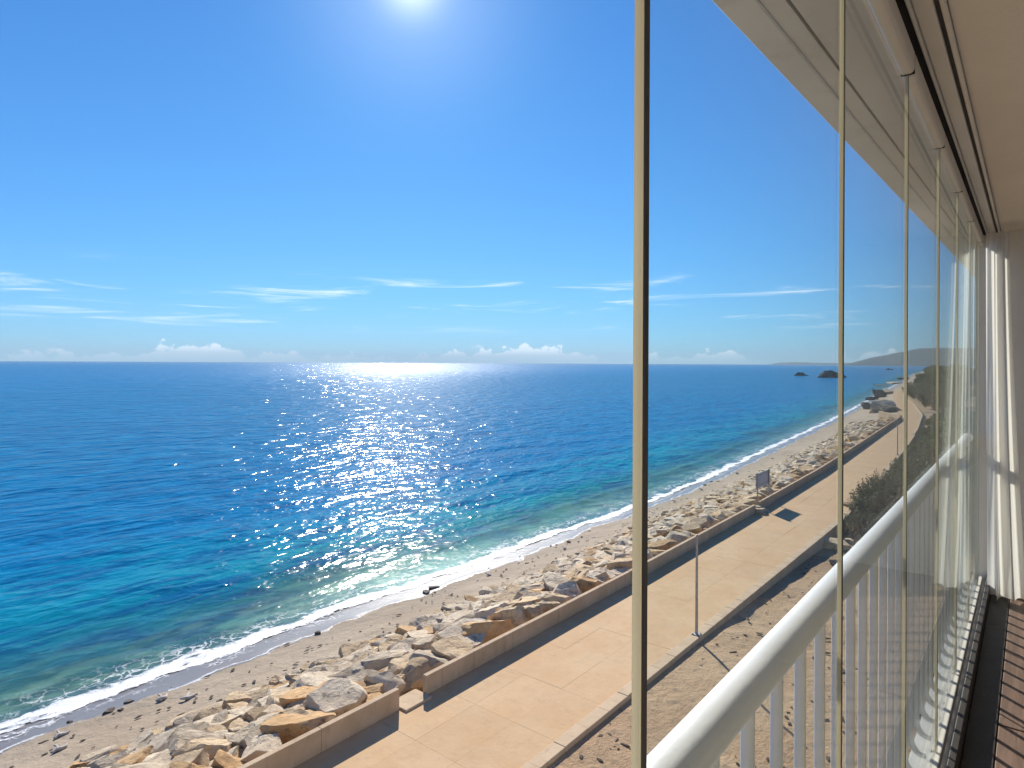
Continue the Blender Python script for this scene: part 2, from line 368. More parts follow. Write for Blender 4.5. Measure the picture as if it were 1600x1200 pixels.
def arr_me(name, V, Fq, smooth=True, attrs=None):
    me = bpy.data.meshes.new(name); V = np.asarray(V, np.float32); Fq = np.asarray(Fq, np.int32); k = Fq.shape[1]
    me.vertices.add(len(V)); me.vertices.foreach_set('co', V.ravel())
    me.loops.add(Fq.size); me.loops.foreach_set('vertex_index', Fq.ravel())
    me.polygons.add(len(Fq)); me.polygons.foreach_set('loop_start', np.arange(0, Fq.size, k, dtype=np.int32))
    me.update(calc_edges=True)
    me.polygons.foreach_set('use_smooth', np.full(len(Fq), smooth))
    for n, a in (attrs or {}).items():
        at = me.attributes.new(n, 'FLOAT', 'POINT'); at.data.foreach_set('value', np.asarray(a, np.float32).ravel())
    me.validate(); return me
def grid_faces(nr, nc):
    i = np.arange((nr - 1) * (nc - 1)); r, c = i // (nc - 1), i % (nc - 1); a = r * nc + c
    return np.stack([a, a + nc, a + nc + 1, a + 1], 1)       # rows along +X, columns along +Y -> normals up
def tube(bm, pts, rad, n=12, cap=True):
    pts = [Vector(p) for p in pts]; rings = []
    up = Vector((0, 0, 1))
    for i, p in enumerate(pts):
        d = (pts[min(i + 1, len(pts) - 1)] - pts[max(i - 1, 0)]).normalized()
        a = d.cross(up if abs(d.z) < .95 else Vector((1, 0, 0))).normalized(); b = d.cross(a)
        r = rad[i] if isinstance(rad, (list, tuple)) else rad
        rings.append([bm.verts.new(p + (a * math.cos(q) + b * math.sin(q)) * r) for q in [2 * math.pi * k / n for k in range(n)]])
    for A, B in zip(rings, rings[1:]):
        for k in range(n): bm.faces.new((A[k], A[(k + 1) % n], B[(k + 1) % n], B[k]))
    if cap: bm.faces.new(rings[0][::-1]); bm.faces.new(rings[-1])

# smooth value noise for terrain, vectorised
def vnoise(x, y, seed=0):
    def h(ix, iy):
        s = np.sin(ix * 127.1 + iy * 311.7 + seed * 74.7) * 43758.5453
        return s - np.floor(s)
    ix, iy = np.floor(x), np.floor(y); fx, fy = x - ix, y - iy
    fx, fy = fx * fx * (3 - 2 * fx), fy * fy * (3 - 2 * fy)
    return (h(ix, iy) * (1 - fx) + h(ix + 1, iy) * fx) * (1 - fy) + (h(ix, iy + 1) * (1 - fx) + h(ix + 1, iy + 1) * fx) * fy - .5

# ------------------------------------------------------------------ the coast's plan, all read off the ground
def curve(xs, ys): return lambda x: np.interp(x, xs, ys)
kerbY = curve([-400, 41, 58, 80, 104, 136, 169, 215, 300, 360, 3000], [8.72, 8.74, 9.5, 10.8, 12.4, 15.4, 20.6, 29.0, 38.0, 38.2, 150])
wallY = curve([-400, 24, 40, 57, 80, 123, 132, 172, 228, 325, 360, 3000], [12.68, 12.68, 12.9, 13.35, 14.5, 16.7, 18.2, 24.6, 33.4, 42.4, 42.0, 155])
rockY = curve([-400, 25, 40, 62, 93, 143, 260, 420, 3000], [18.45, 18.3, 18.9, 19.4, 20.8, 26.5, 38, 55, 190])
shoreY = curve([-20000, 50, 60, 86, 140, 258, 419, 844, 1615, 2683, 6000], [23.9, 23.8, 24.5, 26.6, 31., 42.6, 59.5, 106, 172, 229, 330])
SEA_Z = -2.0
def gardenZ(x): return np.interp(x, [-400, 8, 20, 32, 42, 70, 130, 200], [-.02, -.02, -.08, -.40, -.75, -.7, -.35, .0])
def beachZ(x, y):
    w, r, s = wallY(x), rockY(x), shoreY(x); r = np.minimum(r, s - 2.5)
    a = -.25 + (y - w) / (r - w) * (-1.3 + .25)
    b = -1.3 + (y - r) / (s - r) * (SEA_Z + 1.3)
    c = SEA_Z - (y - s) * .10
    return np.where(y < r, a, np.where(y < s, b, np.maximum(c, -9.)))

def xs_rows(lo, hi, dlo, dhi, step, ratio=1.22):
    xs = list(np.arange(dlo, dhi + 1e-6, step)); d = step
    while xs[-1] < hi: d *= ratio; xs.append(min(xs[-1] + d, hi))
    d = step; pre = []; x = dlo
    while x > lo: d *= ratio; x = max(x - d, lo); pre.append(x)
    return np.array(pre[::-1] + xs)

# beach
xs = xs_rows(-300, 3000, 0, 130, .35, 1.08)
ts = np.concatenate([np.linspace(0, 1, 26)[:-1], 1 + np.linspace(0, 1, 30)[:-1], 2 + np.array([0, .5, 1, 1.5, 2, 3, 4, 5, 7, 9, 12, 16, 22, 30, 45, 70])])
X, T = np.meshgrid(xs, ts, indexing='ij')
W, Rk, S = wallY(X) + .02, np.minimum(rockY(X), shoreY(X) - 2.5), shoreY(X)
Y = np.where(T < 1, W + (Rk - W) * T, np.where(T < 2, Rk + (S - Rk) * (T - 1), S + T - 2))
Z = beachZ(X, Y) + np.where(Y < S - 1.6, 1, .25) * (.10 * vnoise(X * .5, Y * .9, 1) + .05 * vnoise(X * 1.9, Y * 2.3, 2))
beach = link('beach', arr_me('beach', np.stack([X, Y, Z], -1).reshape(-1, 3), grid_faces(*X.shape), True, {'shore': Y - S}), mat=M['sand'])
tag(beach, 'grey brown sand beach between the boulders and the sea', kind='structure')

# garden ground and the land behind
xs = xs_rows(-3000, 3000, -4, 60, .4, 1.12)
ts = np.concatenate([np.linspace(0, 10, 34), [12, 15, 20, 30, 50, 90, 160, 300, 600, 1200]])
X, T = np.meshgrid(xs, ts[::-1], indexing='ij')
Y = kerbY(X) - .16 - T
Z = gardenZ(X) + np.where(T > .5, .12 * vnoise(X * .6, Y * .6, 5) + .06 * vnoise(X * 1.8, Y * 1.8, 6), 0) - .1 * np.clip(T, 0, 3) / 3 + np.clip(T - 60, 0, 900) * .012
garden = link('garden_ground', arr_me('garden_ground', np.stack([X, Y, Z], -1).reshape(-1, 3), grid_faces(*X.shape), True), mat=M['garden'])
tag(garden, 'brown sandy ground between the promenade kerb and the building', kind='structure')

# promenade bed (joints and far paving) and its slabs
xs = np.concatenate([np.arange(-60, 60, 2.), np.arange(60, 360, 3.)])
ts = np.linspace(0, 1, 5); X, T = np.meshgrid(xs, ts, indexing='ij')
Y = kerbY(X) - .05 + (wallY(X) - kerbY(X) + .1) * T
prom = link('promenade', arr_me('promenade', np.stack([X, Y, np.where(X > 63, .0, -.014)], -1).reshape(-1, 3), grid_faces(*X.shape), True))
prom.data.materials.append(M['slab']); prom.data.materials.append(M['slab'])
mi = np.array([1 if xs[i // 4] > 61 else 0 for i in range((len(xs) - 1) * 4)], np.int32); prom.data.polygons.foreach_set('material_index', mi)
tag(prom, 'tan stone paved promenade beside the beach', kind='structure')
slab_meshes = {}
LS = 2.1
for i in range(32):
    x0 = -2.2 + i * LS
    xm = x0 + LS / 2; k0, w0 = float(kerbY(xm)), float(wallY(xm)); ww = (w0 - k0 - .02) / 3
    key = round(ww, 2)
    if key not in slab_meshes:
        slab_meshes[key] = box_me('paving_slab', (-LS / 2 + .0015, -ww / 2 + .001, -.05), (LS / 2 - .0015, ww / 2 - .001, 0), .0015); slab_meshes[key].materials.append(M['slab'])
    sl_ = math.atan2(float(kerbY(xm + .8) - kerbY(xm - .8)), 1.6)
    for j in range(3):
        o = link('slab', slab_meshes[key], prom)
        o.location = (xm, k0 + .01 + ww * (j + .5), .002 + random.uniform(-.002, .003)); o.rotation_euler = (random.uniform(-.001, .001), 0, sl_)

# kerb stones
kerb = empty('kerb', (0, 8.7, 0)); tag(kerb, 'pale tan stone kerb edging the promenade above the sandy garden', 'kerb')
kme = box_me('kerb_stone', (-.493, -.17, -1.1), (.493, .17, .075), .014, 2); kme.materials.append(M['kerbstone'])
for i in range(128):
    x = -2 + i * .99; y = float(kerbY(x)) - .18
    if x > 96: break
    o = link('kerb_stone', kme, kerb)
    o.location = (x, y - 8.7, random.uniform(-.006, .006)); o.rotation_euler = (0, 0, math.atan2(float(kerbY(x + .5) - kerbY(x - .5)), 1.) + random.uniform(-.004, .004))
# far kerb, thinner, along the curve
bm = bmesh.new()
prev = None
for x in np.arange(97, 340, 3.):
    a = Vector((x, float(kerbY(x)) - .2, .09)); b = Vector((x, float(kerbY(x)) + .15, .09)); c = Vector((x, float(kerbY(x)) - .2, -1.)); d = Vector((x, float(kerbY(x)) + .15, -.3))
    row = [bm.verts.new(v) for v in (c, a, b, d)]
    if prev:
        for k in range(3): bm.faces.new((prev[k], row[k], row[k + 1], prev[k + 1]))
    prev = row
link('kerb_run', to_me('kerb_run', bm), kerb, M['kerbstone']).location = (0, -8.7, 0)

# promenade walls of 2 m panels
def wall(name, label, x0, x1, h, closed=True):
    w = empty('promenade_wall', (x0, float(wallY(x0)), 0)); tag(w, label, 'wall', 'low walls between the promenade and the boulders')
    n = max(1, round((x1 - x0) / 2.2)); L = (x1 - x0) / n
    pm = box_me('wall_panel', (-L / 2 + .003, 0, -.6), (L / 2 - .003, .15, h), .012, 2); pm.materials.append(M['wallstone'])
    for i in range(n):
        xm = x0 + (i + .5) * L; dy = float(wallY(xm + L / 2) - wallY(xm - L / 2))
        o = link('wall_panel', pm, w); o.location = (xm - x0, float(wallY(xm)) - float(wallY(x0)), random.uniform(-.006, .006)); o.rotation_euler = (0, 0, math.atan2(dy, L))
    return w
wall('promenade_wall', 'short low tan wall ending at the stone step', -3, 11.05, .54)
wall('promenade_wall', 'low tan wall running from the stone step to the rubble gap', 12.0, 39.2, .52)
w3 = wall('promenade_wall', 'long low tan wall from the rubble gap past the sign to the path bend', 40.1, 123, .55)
pm = box_me('wall_return', (0, -.1, -.6), (9.5, .35, .6), .02, 2); pm.materials.append(M['wallstone'])
o = link('wall_return', pm, w3); o.location = (123 - 40.1, 16.72 - float(wallY(40.1)), 0); o.rotation_euler = (0, 0, R(28))
st = box_me('stone_step', (11.07, 12.45, -.35), (11.98, 13.1, .06), .02, 2)
tag(link('stone_step', st, mat=M['kerbstone']), 'flat stone step filling the gap between the two near walls', 'step')

# ------------------------------------------------------------------ boulders
def rock_me(name, seed, flat=.6, sub=3, planes=15, rough=.045, lo=.42, hi=.82):
    rr = random.Random(seed); bm = bmesh.new(); bmesh.ops.create_icosphere(bm, subdivisions=sub, radius=1.)
    pl = []
    for _ in range(planes):
        n = Vector((rr.gauss(0, 1), rr.gauss(0, 1), rr.gauss(0, .7))).normalized(); pl.append((n, rr.uniform(lo, hi)))
    pl.append((Vector((rr.uniform(-.3, .3), rr.uniform(-.3, .3), 1)).normalized(), rr.uniform(.45, .7)))
    off = Vector((seed * 3.1, seed * 1.7, seed * .9))
    for v in bm.verts:
        for n, d in pl:
            e = v.co.dot(n) - d
            if e > 0: v.co -= n * e
        q = v.co.normalized()
        v.co += q * (mnoise.noise(v.co * 2.2 + off) * rough * 1.3 + mnoise.noise(v.co * 6. + off) * rough)
        v.co.z *= flat
    mx = max(v.co.x for v in bm.verts); my = max(v.co.y for v in bm.verts); mz = max(v.co.z for v in bm.verts)
    for v in bm.verts: v.co.x /= mx * 2; v.co.y /= my * 2; v.co.z *= flat / (mz * 2)
    return to_me(name, bm, .33)
ROCKS = [rock_me('boulder', s + 1, random.uniform(.62, .85), 4 if s < 18 else 3) for s in range(18)]
LOW = [rock_me('boulder_small', s + 60, random.uniform(.5, .8), 2, 10, .05) for s in range(10)]
for me in ROCKS + LOW: me.materials.append(M['rock_tan'])
COLNAME = {'rock_orange': 'orange', 'rock_tan': 'tan', 'rock_grey': 'cream grey'}
spots = []
fr_rows = [(.09, 1.15), (.19, 1.0), (.29, .98), (.39, .95), (.48, .92), (.57, .90), (.66, .86), (.76, .8), (.86, .74), (.93, .66), (.99, .55)]
for f, size in fr_rows:
    x = 3.2 + random.uniform(0, .8)
    while x < 122:
        s = size * random.uniform(.78, 1.28); st_ = s * random.uniform(.66, .86)
        xm = x + st_ / 2; w, r = float(wallY(xm)) + .30, float(rockY(xm)) + .1
        y = w + (r - w) * (f + random.uniform(-.035, .035))
        y = max(y, w - .12 + s * .78)
        spots.append((xm, y, s, f)); x += st_
spots = [s for s in spots if not (40.2 < s[0] < 44.6 and s[1] < 13.6)]
def rock_xf(x, y, s, f, i):
    z = float(beachZ(np.array(x), np.array(y))) + s * (.20 if f < .7 else .15) + (.16 if f < .15 else .05)
    el = random.uniform(1.0, 1.5) if f > .35 else random.uniform(.95, 1.25)
    hs = random.uniform(.85, 1.2) if f < .55 else random.uniform(.6, .95)
    sc = Vector((s * el, s * random.uniform(.82, 1.0) * 1.05, s * hs))
    eu = (random.uniform(-.22, .22) - .15, random.uniform(-.2, .2), random.uniform(-.45, .45) + (math.pi if random.random() < .5 else 0))
    return (x, y, z), sc, eu
def pick_mat(f):
    q = random.random()
    if f < .2: return 'rock_orange' if q < .38 else 'rock_tan' if q < .75 else 'rock_grey'
    if f < .5: return 'rock_orange' if q < .15 else 'rock_tan' if q < .5 else 'rock_grey'
    return 'rock_orange' if q < .05 else 'rock_tan' if q < .36 else 'rock_grey'
spots.sort(key=lambda a: a[0] * .78 + a[1] * .63)
rest = {k: [] for k in COLNAME}
for i, (x, y, s, f) in enumerate(spots):
    loc, sc, eu = rock_xf(x, y, s, f, i); mk = pick_mat(f)
    if i < 297:
        o = link('boulder', ROCKS[i % len(ROCKS)]); o.location, o.scale, o.rotation_euler = loc, sc, eu
        o.material_slots[0].link = 'OBJECT'; o.material_slots[0].material = M[mk]
        size_ = 'large' if max(sc) > 1.5 else 'small' if max(sc) < .85 else 'middling'
        stretch = 'near the end of the short wall' if x < 10.6 else 'level with the stone step' if x < 13.5 else 'past the stone step' if x < 19 else 'across the path from the thin pole' if x < 23 else 'between thin pole and rubble gap' if x < 37 else 'near the rubble gap' if x < 41 else 'beside the information board'
        row = 'lying right against the promenade wall' if f < .2 else 'in the middle of the rock bank' if f < .7 else 'at the sandy foot of the rock bank'
        row = row.replace('lying right against the promenade wall', 'against the wall').replace('in the middle of the rock bank', 'in mid bank').replace('at the sandy foot of the rock bank', 'at the sand edge')
        tag(o, '%s %s boulder %s, %s' % (size_, COLNAME[mk], row, stretch), 'boulder', '%s %s boulders %s, %s' % (size_, COLNAME[mk], row, stretch))
    else: rest[mk].append((loc, sc, eu, i))
def merged(name, items, pool):
    Vs, Fs, n = [], [], 0
    for loc, sc, eu, i in items:
        me = pool[i % len(pool)]; v = np.empty(len(me.vertices) * 3, np.float32); me.vertices.foreach_get('co', v); v = v.reshape(-1, 3)
        fa = np.empty(len(me.polygons) * 3, np.int32); me.polygons.foreach_get('vertices', fa)
        from mathutils import Euler
        m = np.array(Euler(eu).to_matrix()); v = (v * np.array(sc)) @ m.T + np.array(loc)
        Vs.append(v); Fs.append(fa.reshape(-1, 3) + n); n += len(v)
    return arr_me(name, np.concatenate(Vs), np.concatenate(Fs), False)
for mk, items in rest.items():
    o = link('boulder_bank', merged('boulder_bank', items, LOW), mat=M[mk])
    tag(o, 'mass of %s boulders in the far stretch of the rock bank' % COLNAME[mk], 'boulders', kind='stuff')
# small rubble in the gaps and along the foot of the bank
items = []
for i in range(1500):
    x = random.uniform(3, 110) if random.random() < .6 else random.uniform(3, 45); w, r = float(wallY(x)), float(rockY(x))
    y = random.uniform(w + .3, r) if random.random() < .7 else r + abs(random.gauss(0, .3)) - .15
    s = random.uniform(.07, .28); items.append(((x, y, float(beachZ(np.array(x), np.array(y))) + s * .15), (s * random.uniform(1, 1.6), s, s * .8), (0, 0, random.uniform(0, 6)), i))
tag(link('rubble', merged('rubble', items, LOW), mat=M['rock_tan']), 'small loose stones among the boulders and at their foot', 'stones', kind='stuff')
# rubble lying in the second wall gap
for i, (x, y, s, c) in enumerate([(39.5, 12.75, .55, 'rock_tan'), (40.0, 12.5, .38, 'rock_grey'), (39.1, 12.4, .30, 'rock_tan'), (39.75, 13.05, .6, 'rock_grey')]):
    o = link('rubble_stone', ROCKS[(i * 5) % 18]); o.location = (x, y, s * .22 - .02); o.scale = (s * 1.2, s, s); o.rotation_euler = (0, 0, i * 1.3)
    o.material_slots[0].link = 'OBJECT'; o.material_slots[0].material = M[c]
    tag(o, 'loose rubble stone lying in the gap of the low wall', 'stone', 'rubble stones in the wall gap')

# large dark rocks where the path bends, and a few along the far beach
for i, (x, y, sx, sz, c, lab) in enumerate([(a_, b_, c_ * .48, d_ * .70, e_, f_) for a_, b_, c_, d_, e_, f_ in [
    (168, 29.4, 9.5, 5.0, 'rock_dark', 'large dark rock at the water side beyond the wall end'),
    (146, 22.0, 9.0, 5.0, 'rock_dark', 'dark boulder just behind the end of the long wall'),
    (158, 25.0, 11.0, 7.0, 'rock_grey', 'big rounded grey rock beside the path bend'),
    (150, 25.2, 6.0, 3.4, 'rock_tan', 'tan rock between two dark rocks at path bend'),
    (238, 38.6, 10.0, 8.2, 'rock_dark', 'tall dark rock standing at the far water edge'),
    (222, 38.0, 7.0, 4.2, 'rock_dark', 'small dark rock in front of the tall far rock'),
    (262, 40.5, 9.0, 5.0, 'rock_tan', 'brown rock beside the tall dark far rock'),
    (285, 44.0, 12.0, 4.5, 'rock_grey', 'low grey rock on the far beach'),
    (385, 62.0, 22.0, 2.6, 'rock_dark', 'flat dark reef running into the sea from the far beach'),
    (430, 62.0, 20.0, 3.5, 'rock_grey', 'pale low rock on the distant beach'),
    (560, 74.0, 22.0, 5.0, 'rock_dark', 'dark rock on the distant shore before the trees')]]):
    o = link('coast_rock', ROCKS[(i * 7 + 3) % 18]); z = float(beachZ(np.array(float(x)), np.array(float(y))))
    o.location = (x, y, max(z, -2.2) + sz * .05); o.scale = (sx, sx * .62, sz); o.rotation_euler = (0, 0, .5 + i * .9)
    o.material_slots[0].link = 'OBJECT'; o.material_slots[0].material = M[c]; tag(o, lab, 'rock')
for (x, y, sx, sy, sz, rz, lab) in [(577, 130, 36, 18, 25.0, -.75, 'large dark rocky islet standing in the sea'), (650, 172, 20, 9, 14., -.7, 'small dark rocky islet beside the larger one'),
                                     (766, 121.6, 6, 4, 3.0, 0, 'tiny dark rock awash off the far beach')]:
    me_ = rock_me('islet', int(x), .7, 4, 6, .2, .5, .95); me_.materials.append(M['rock_dark'])
    for v in me_.vertices:
        k_ = 1 - .62 * max(0., v.co.z) / .36; v.co.x *= max(k_, .25); v.co.y *= max(k_, .25)
    o = link('islet', me_)
    o.location = (x, y, SEA_Z - sz * .10); o.scale = (sx, sy, sz); o.rotation_euler = (0, 0, rz); tag(o, lab, 'islet')

# ------------------------------------------------------------------ sea
xs = xs_rows(-14000, 18000, -20, 170, .7, 1.12)
ts = [-2.4 + .3 * k for k in range(60)]; d = .3
while ts[-1] < 18000: d *= 1.10; ts.append(ts[-1] + d)
ts = np.array(ts); X, T = np.meshgrid(xs, ts, indexing='ij'); Y = shoreY(X) + T
amp = np.clip((T + .5) / 10, 0, 1) * np.clip(1 - T / 300, 0, 1) * np.clip(1 - np.abs(X - 75) / 400, 0, 1)
swell = np.sin((Y * .8 + X * .22) * .9 + 2.2 * vnoise(X * .05, Y * .08, 3)) * .5 + vnoise(X * .16, Y * .45, 4) * .8 + vnoise(X * .4 + Y * .1, Y * .9, 8) * .4
brk = .22 * np.exp(-((T - 3.2 - 1.6 * vnoise(X * .06, X * 0, 9)) / .55) ** 2) * np.clip(vnoise(X * .035, X * 0, 12) + .45, 0, 1)
Z = SEA_Z + amp * swell * .16 + brk + np.where(T < 0, T * .02, 0)
sea = link('sea', arr_me('sea', np.stack([X, Y, Z], -1).reshape(-1, 3), grid_faces(*X.shape), True, {'shore': T}), mat=M['water'])
tag(sea, 'blue sea turning turquoise towards the shore', kind='structure')
# foam of the breaking wave on the sand
xs = np.concatenate([np.arange(-10, 130, .16), np.arange(130, 420, .8)]); ts = np.arange(-3.2, 4.2, .14)
X, T = np.meshgrid(xs, ts, indexing='ij'); Y = shoreY(X) + T
base = np.maximum(beachZ(X, Y), SEA_Z + np.clip(T, -2, 0) * .02)
lump = np.clip(vnoise(X * 1.5, Y * 2.4, 21) + vnoise(X * 4, Y * 5, 22) * .5 + .3, 0, 1) * np.exp(-((T - .1) / .7) ** 2)
brk = .22 * np.exp(-((T - 3.2 - 1.6 * vnoise(X * .06, X * 0, 9)) / .55) ** 2) * np.clip(vnoise(X * .035, X * 0, 12) + .45, 0, 1)
Z = base + .012 + .03 * np.clip((T + .6) / .8, 0, 1) + lump * .07 + brk
foam = link('sea_foam', arr_me('sea_foam', np.stack([X, Y, Z], -1).reshape(-1, 3), grid_faces(*X.shape), True, {'shore': T}), mat=M['foam'])
tag(foam, 'white foam of the small wave washing up the beach', 'foam', kind='stuff')

# beach litter: seaweed crumbs (stuff), driftwood and dark stones (things)
items = []
for i in range(380):
    x = random.uniform(3, 120) if random.random() < .5 else random.uniform(3, 45); r, s = float(rockY(x)), float(shoreY(x))
    t_ = random.choice([.12, .35, .62, random.random()]) + random.gauss(0, .05); y = r + (s - 1.7 - r) * min(max(t_, 0), .98)
    q = random.uniform(.03, .10); items.append(((x, y, float(beachZ(np.array(x), np.array(y))) + .03), (q * random.uniform(1.2, 3.2), q, q * .5), (0, 0, random.gauss(.1, .6)), i))
tag(link('seaweed', merged('seaweed', items, LOW), mat=M['weed']), 'dark dried seaweed crumbs strewn over the sand', 'seaweed', kind='stuff')
k = 0
for i in range(16):
    x = random.uniform(6, 75); r, s = float(rockY(x)), float(shoreY(x)); y = s - random.uniform(1.5, 2.6); q = random.uniform(.12, .32)
    o = link('beach_stone', ROCKS[i % 18]); o.location = (x, y, float(beachZ(np.array(x), np.array(y))) + q * .1); o.scale = (q * 1.4, q, q * .8); o.rotation_euler = (0, 0, i)
    o.material_slots[0].link = 'OBJECT'; o.material_slots[0].material = M['rock_dark']
    tag(o, 'small dark stone lying near the foam line', 'stone', 'dark stones near the foam line')
for i, (x, y) in enumerate([(5.9, 21.3), (5.6, 20.3), (8.6, 21.2), (9.0, 20.6), (30., 20.6), (46, 21.2), (52, 21.6), (24., 21.0), (62, 22.), (74, 22.6)]):
    bm = bmesh.new(); L = random.uniform(.22, .5)
    pts = [(t_ * L, .06 * math.sin(t_ * 5 + i), .04 + .02 * math.sin(t_ * 7)) for t_ in (0, .25, .5, .75, 1)]; tube(bm, pts, [.03, .055, .06, .045, .02], 7)
    tube(bm, [(L * .4, 0, .05), (L * .55, .18, .08), (L * .6, .26, .06)], [.035, .03, .012], 6)
    o = link('driftwood', to_me('driftwood', bm, .6), mat=M['drift']); o.location = (x, y, float(beachZ(np.array(x), np.array(y))) + .02); o.rotation_euler = (0, 0, random.uniform(-.8, .8))
    tag(o, 'bleached piece of driftwood on the sand', 'driftwood', 'driftwood on the beach')

# ------------------------------------------------------------------ street furniture
def pole(x, y, h, label):
    t = empty('metal_pole', (x, y, .07)); tag(t, label, 'pole', 'thin metal poles on the kerb')
    bm = bmesh.new(); add_box(bm, (-.13, -.13, 0), (.13, .13, .025)); bmesh.ops.bevel(bm, geom=list(bm.edges), offset=.006, segments=1, affect='EDGES')
    for a in (-.09, .09):
        for b in (-.09, .09): add_box(bm, (a - .014, b - .014, .025), (a + .014, b + .014, .05))
    link('base_plate', to_me('base_plate', bm), t, M['galv'])
    bm = bmesh.new(); tube(bm, [(0, 0, .02), (0, 0, .5), (0, 0, h * .6), (0, 0, h)], [.05, .046, .04, .034], 12); link('pole', to_me('pole', bm, .6), t, M['galv'])
    bm = bmesh.new(); tube(bm, [(0, 0, h - .01), (0, 0, h + .03), (0, 0, h + .05)], [.042, .042, .015], 12); link('cap', to_me('cap', bm, .6), t, M['galv'])
pole(20.25, 8.56, 3.25, 'thin grey metal pole on the kerb beside the sandy garden')
pole(73.2, 10.3, 3.25, 'thin grey metal pole on the kerb beside the far shrubs')
t = empty('information_sign', (41.9, 13.3, -.3)); tag(t, 'grey information board on two posts behind the low wall', 'sign')
for dx in (-1.12, 1.12):
    bm = bmesh.new(); tube(bm, [(dx, .0, -.2), (dx, .0, 1.0), (dx, .0, 2.46)], .04, 10); link('post', to_me('post', bm, .6), t, M['galv'])
sb = link('board', box_me('board', (-1.2, .045, 1.46), (1.2, .085, 2.40), .008, 1), t, M['signback'])
for z in (1.62, 2.24): link('crossbar', box_me('crossbar', (-1.19, .028, z), (1.19, .047, z + .05), .004), sb, M['galv'])
t = empty('barrier_rail', (128, 14.4, -.2)); tag(t, 'white barrier rail beside the path bend', 'railing'); t.rotation_euler = (0, 0, R(-48))
bm = bmesh.new(); tube(bm, [(0, 0, 1.05), (3.6, 0, 1.05)], .055, 10); link('rail', to_me('rail', bm, .6), t, M['white_paint'])
for dx in (.05, 1.8, 3.55):
    bm = bmesh.new(); tube(bm, [(dx, 0, -.3), (dx, 0, 1.04)], .045, 10); link('post', to_me('post', bm, .6), t, M['white_paint'])
# moored boat far out
t = empty('moored_boat', (1512, 228, SEA_Z)); tag(t, 'small dark boat with a mast far out on the water', 'boat'); t.rotation_euler = (0, 0, R(-50))
bm = bmesh.new(); prof = []
for i, x in enumerate(np.linspace(-8, 8, 11)):
    wd = 2.3 * (1 - max(0, (x / 8)) ** 2.5) * (1 - .25 * max(0, -x / 8)); wd = max(wd, .05); sh = 1.5 + .9 * max(0, x / 8) ** 2
    prof.append([bm.verts.new(c) for c in ((x, -wd, sh), (x * .94, -wd * .6, -.5), (x * .94, wd * .6, -.5), (x, wd, sh))])
for A, B in zip(prof, prof[1:]):
    for k in range(4): bm.faces.new((A[k], A[(k + 1) % 4], B[(k + 1) % 4], B[k]))
bm.faces.new(prof[0]); bm.faces.new(prof[-1][::-1])
link('hull', to_me('hull', bm), t, M['boat'])
link('cabin', box_me('cabin', (-4, -1.2, 1.5), (0, 1.2, 3.4), .2, 2), t, M['boat'])
bm = bmesh.new(); tube(bm, [(1.2, 0, 1.2), (1.2, 0, 8.5)], .12, 8); link('mast', to_me('mast', bm), t, M['boat'])

# ------------------------------------------------------------------ shrubs and trees
def foliage_me(name, seed, rx, rz, nclump, nleaf, leaf, spiky=False):
    g = np.random.default_rng(seed); Vs = []
    for c in range(nclump):
        th = g.uniform(0, 2 * np.pi); ph = np.arccos(g.uniform(-.25, 1)); rr = g.uniform(.55, 1.0) ** .6
        cen = np.array([np.cos(th) * np.sin(ph) * rx * rr, np.sin(th) * np.sin(ph) * rx * rr, rz * (.55 + .5 * np.cos(ph) * rr)])
        cr = rx * g.uniform(.2, .36)
        if spiky:
            d = np.array([np.cos(th) * .5, np.sin(th) * .5, g.uniform(.7, 1.3)]); d /= np.linalg.norm(d)
            tt = g.uniform(-1, 1, nleaf); p = cen + d * tt[:, None] * cr * 1.8 + g.normal(0, cr * .22, (nleaf, 3))
        else:
            p = g.normal(0, 1, (nleaf, 3)); p /= np.linalg.norm(p, axis=1)[:, None]; p = cen + p * cr * (g.uniform(.25, 1, nleaf) ** .5)[:, None] * np.array([1, 1, .8])
        p[:, 2] = np.maximum(p[:, 2], .03)
        u = g.normal(0, 1, (nleaf, 3)); u /= np.linalg.norm(u, axis=1)[:, None]; v = np.cross(u, g.normal(0, 1, (nleaf, 3))); v /= np.linalg.norm(v, axis=1)[:, None]
        L = leaf * g.uniform(.6, 1.3, nleaf)[:, None]
        Vs.append(np.stack([p - u * L, p + v * L * .38, p + u * L, p - v * L * .38], 1))
    V = np.concatenate(Vs).reshape(-1, 3); F = np.arange(len(V)).reshape(-1, 4)
    return arr_me(name, V, F, False)
def stem_me(name, seed, h, spread, r0, n):
    rr = random.Random(seed); bm = bmesh.new()
    for i in range(n):
        a = 2 * math.pi * i / n + rr.uniform(-.4, .4); s = spread * rr.uniform(.5, 1)
        tube(bm, [(0, 0, -.25), (math.cos(a) * s * .2, math.sin(a) * s * .2, h * .3), (math.cos(a) * s * .55, math.sin(a) * s * .55, h * .65), (math.cos(a) * s, math.sin(a) * s, h * rr.uniform(.85, 1.05))], [r0, r0 * .75, r0 * .5, r0 * .15], 6)
    return to_me(name, bm, .6)
SH = {'green': [(foliage_me('foliage', 100 + i, 1.0, 1.35, 34, 150, .075), stem_me('stems', i, 1.4, .8, .05, 7)) for i in range(3)],
      'olive': [(foliage_me('foliage', 120 + i, 1.0, 1.3, 30, 130, .07, True), stem_me('stems', 10 + i, 1.5, .8, .045, 8)) for i in range(3)],
      'dry': [(foliage_me('foliage', 140 + i, 1.0, 1.2, 26, 70, .06, True), stem_me('stems', 20 + i, 1.6, .95, .035, 14)) for i in range(2)]}
for k, lst in SH.items():
    for f, s in lst: f.materials.append(M['leaf_' + k]); s.materials.append(M['bark'])
SHN = {'green': 'dense dark green shrub', 'olive': 'grey olive feathery shrub', 'dry': 'dry brown twiggy bush'}
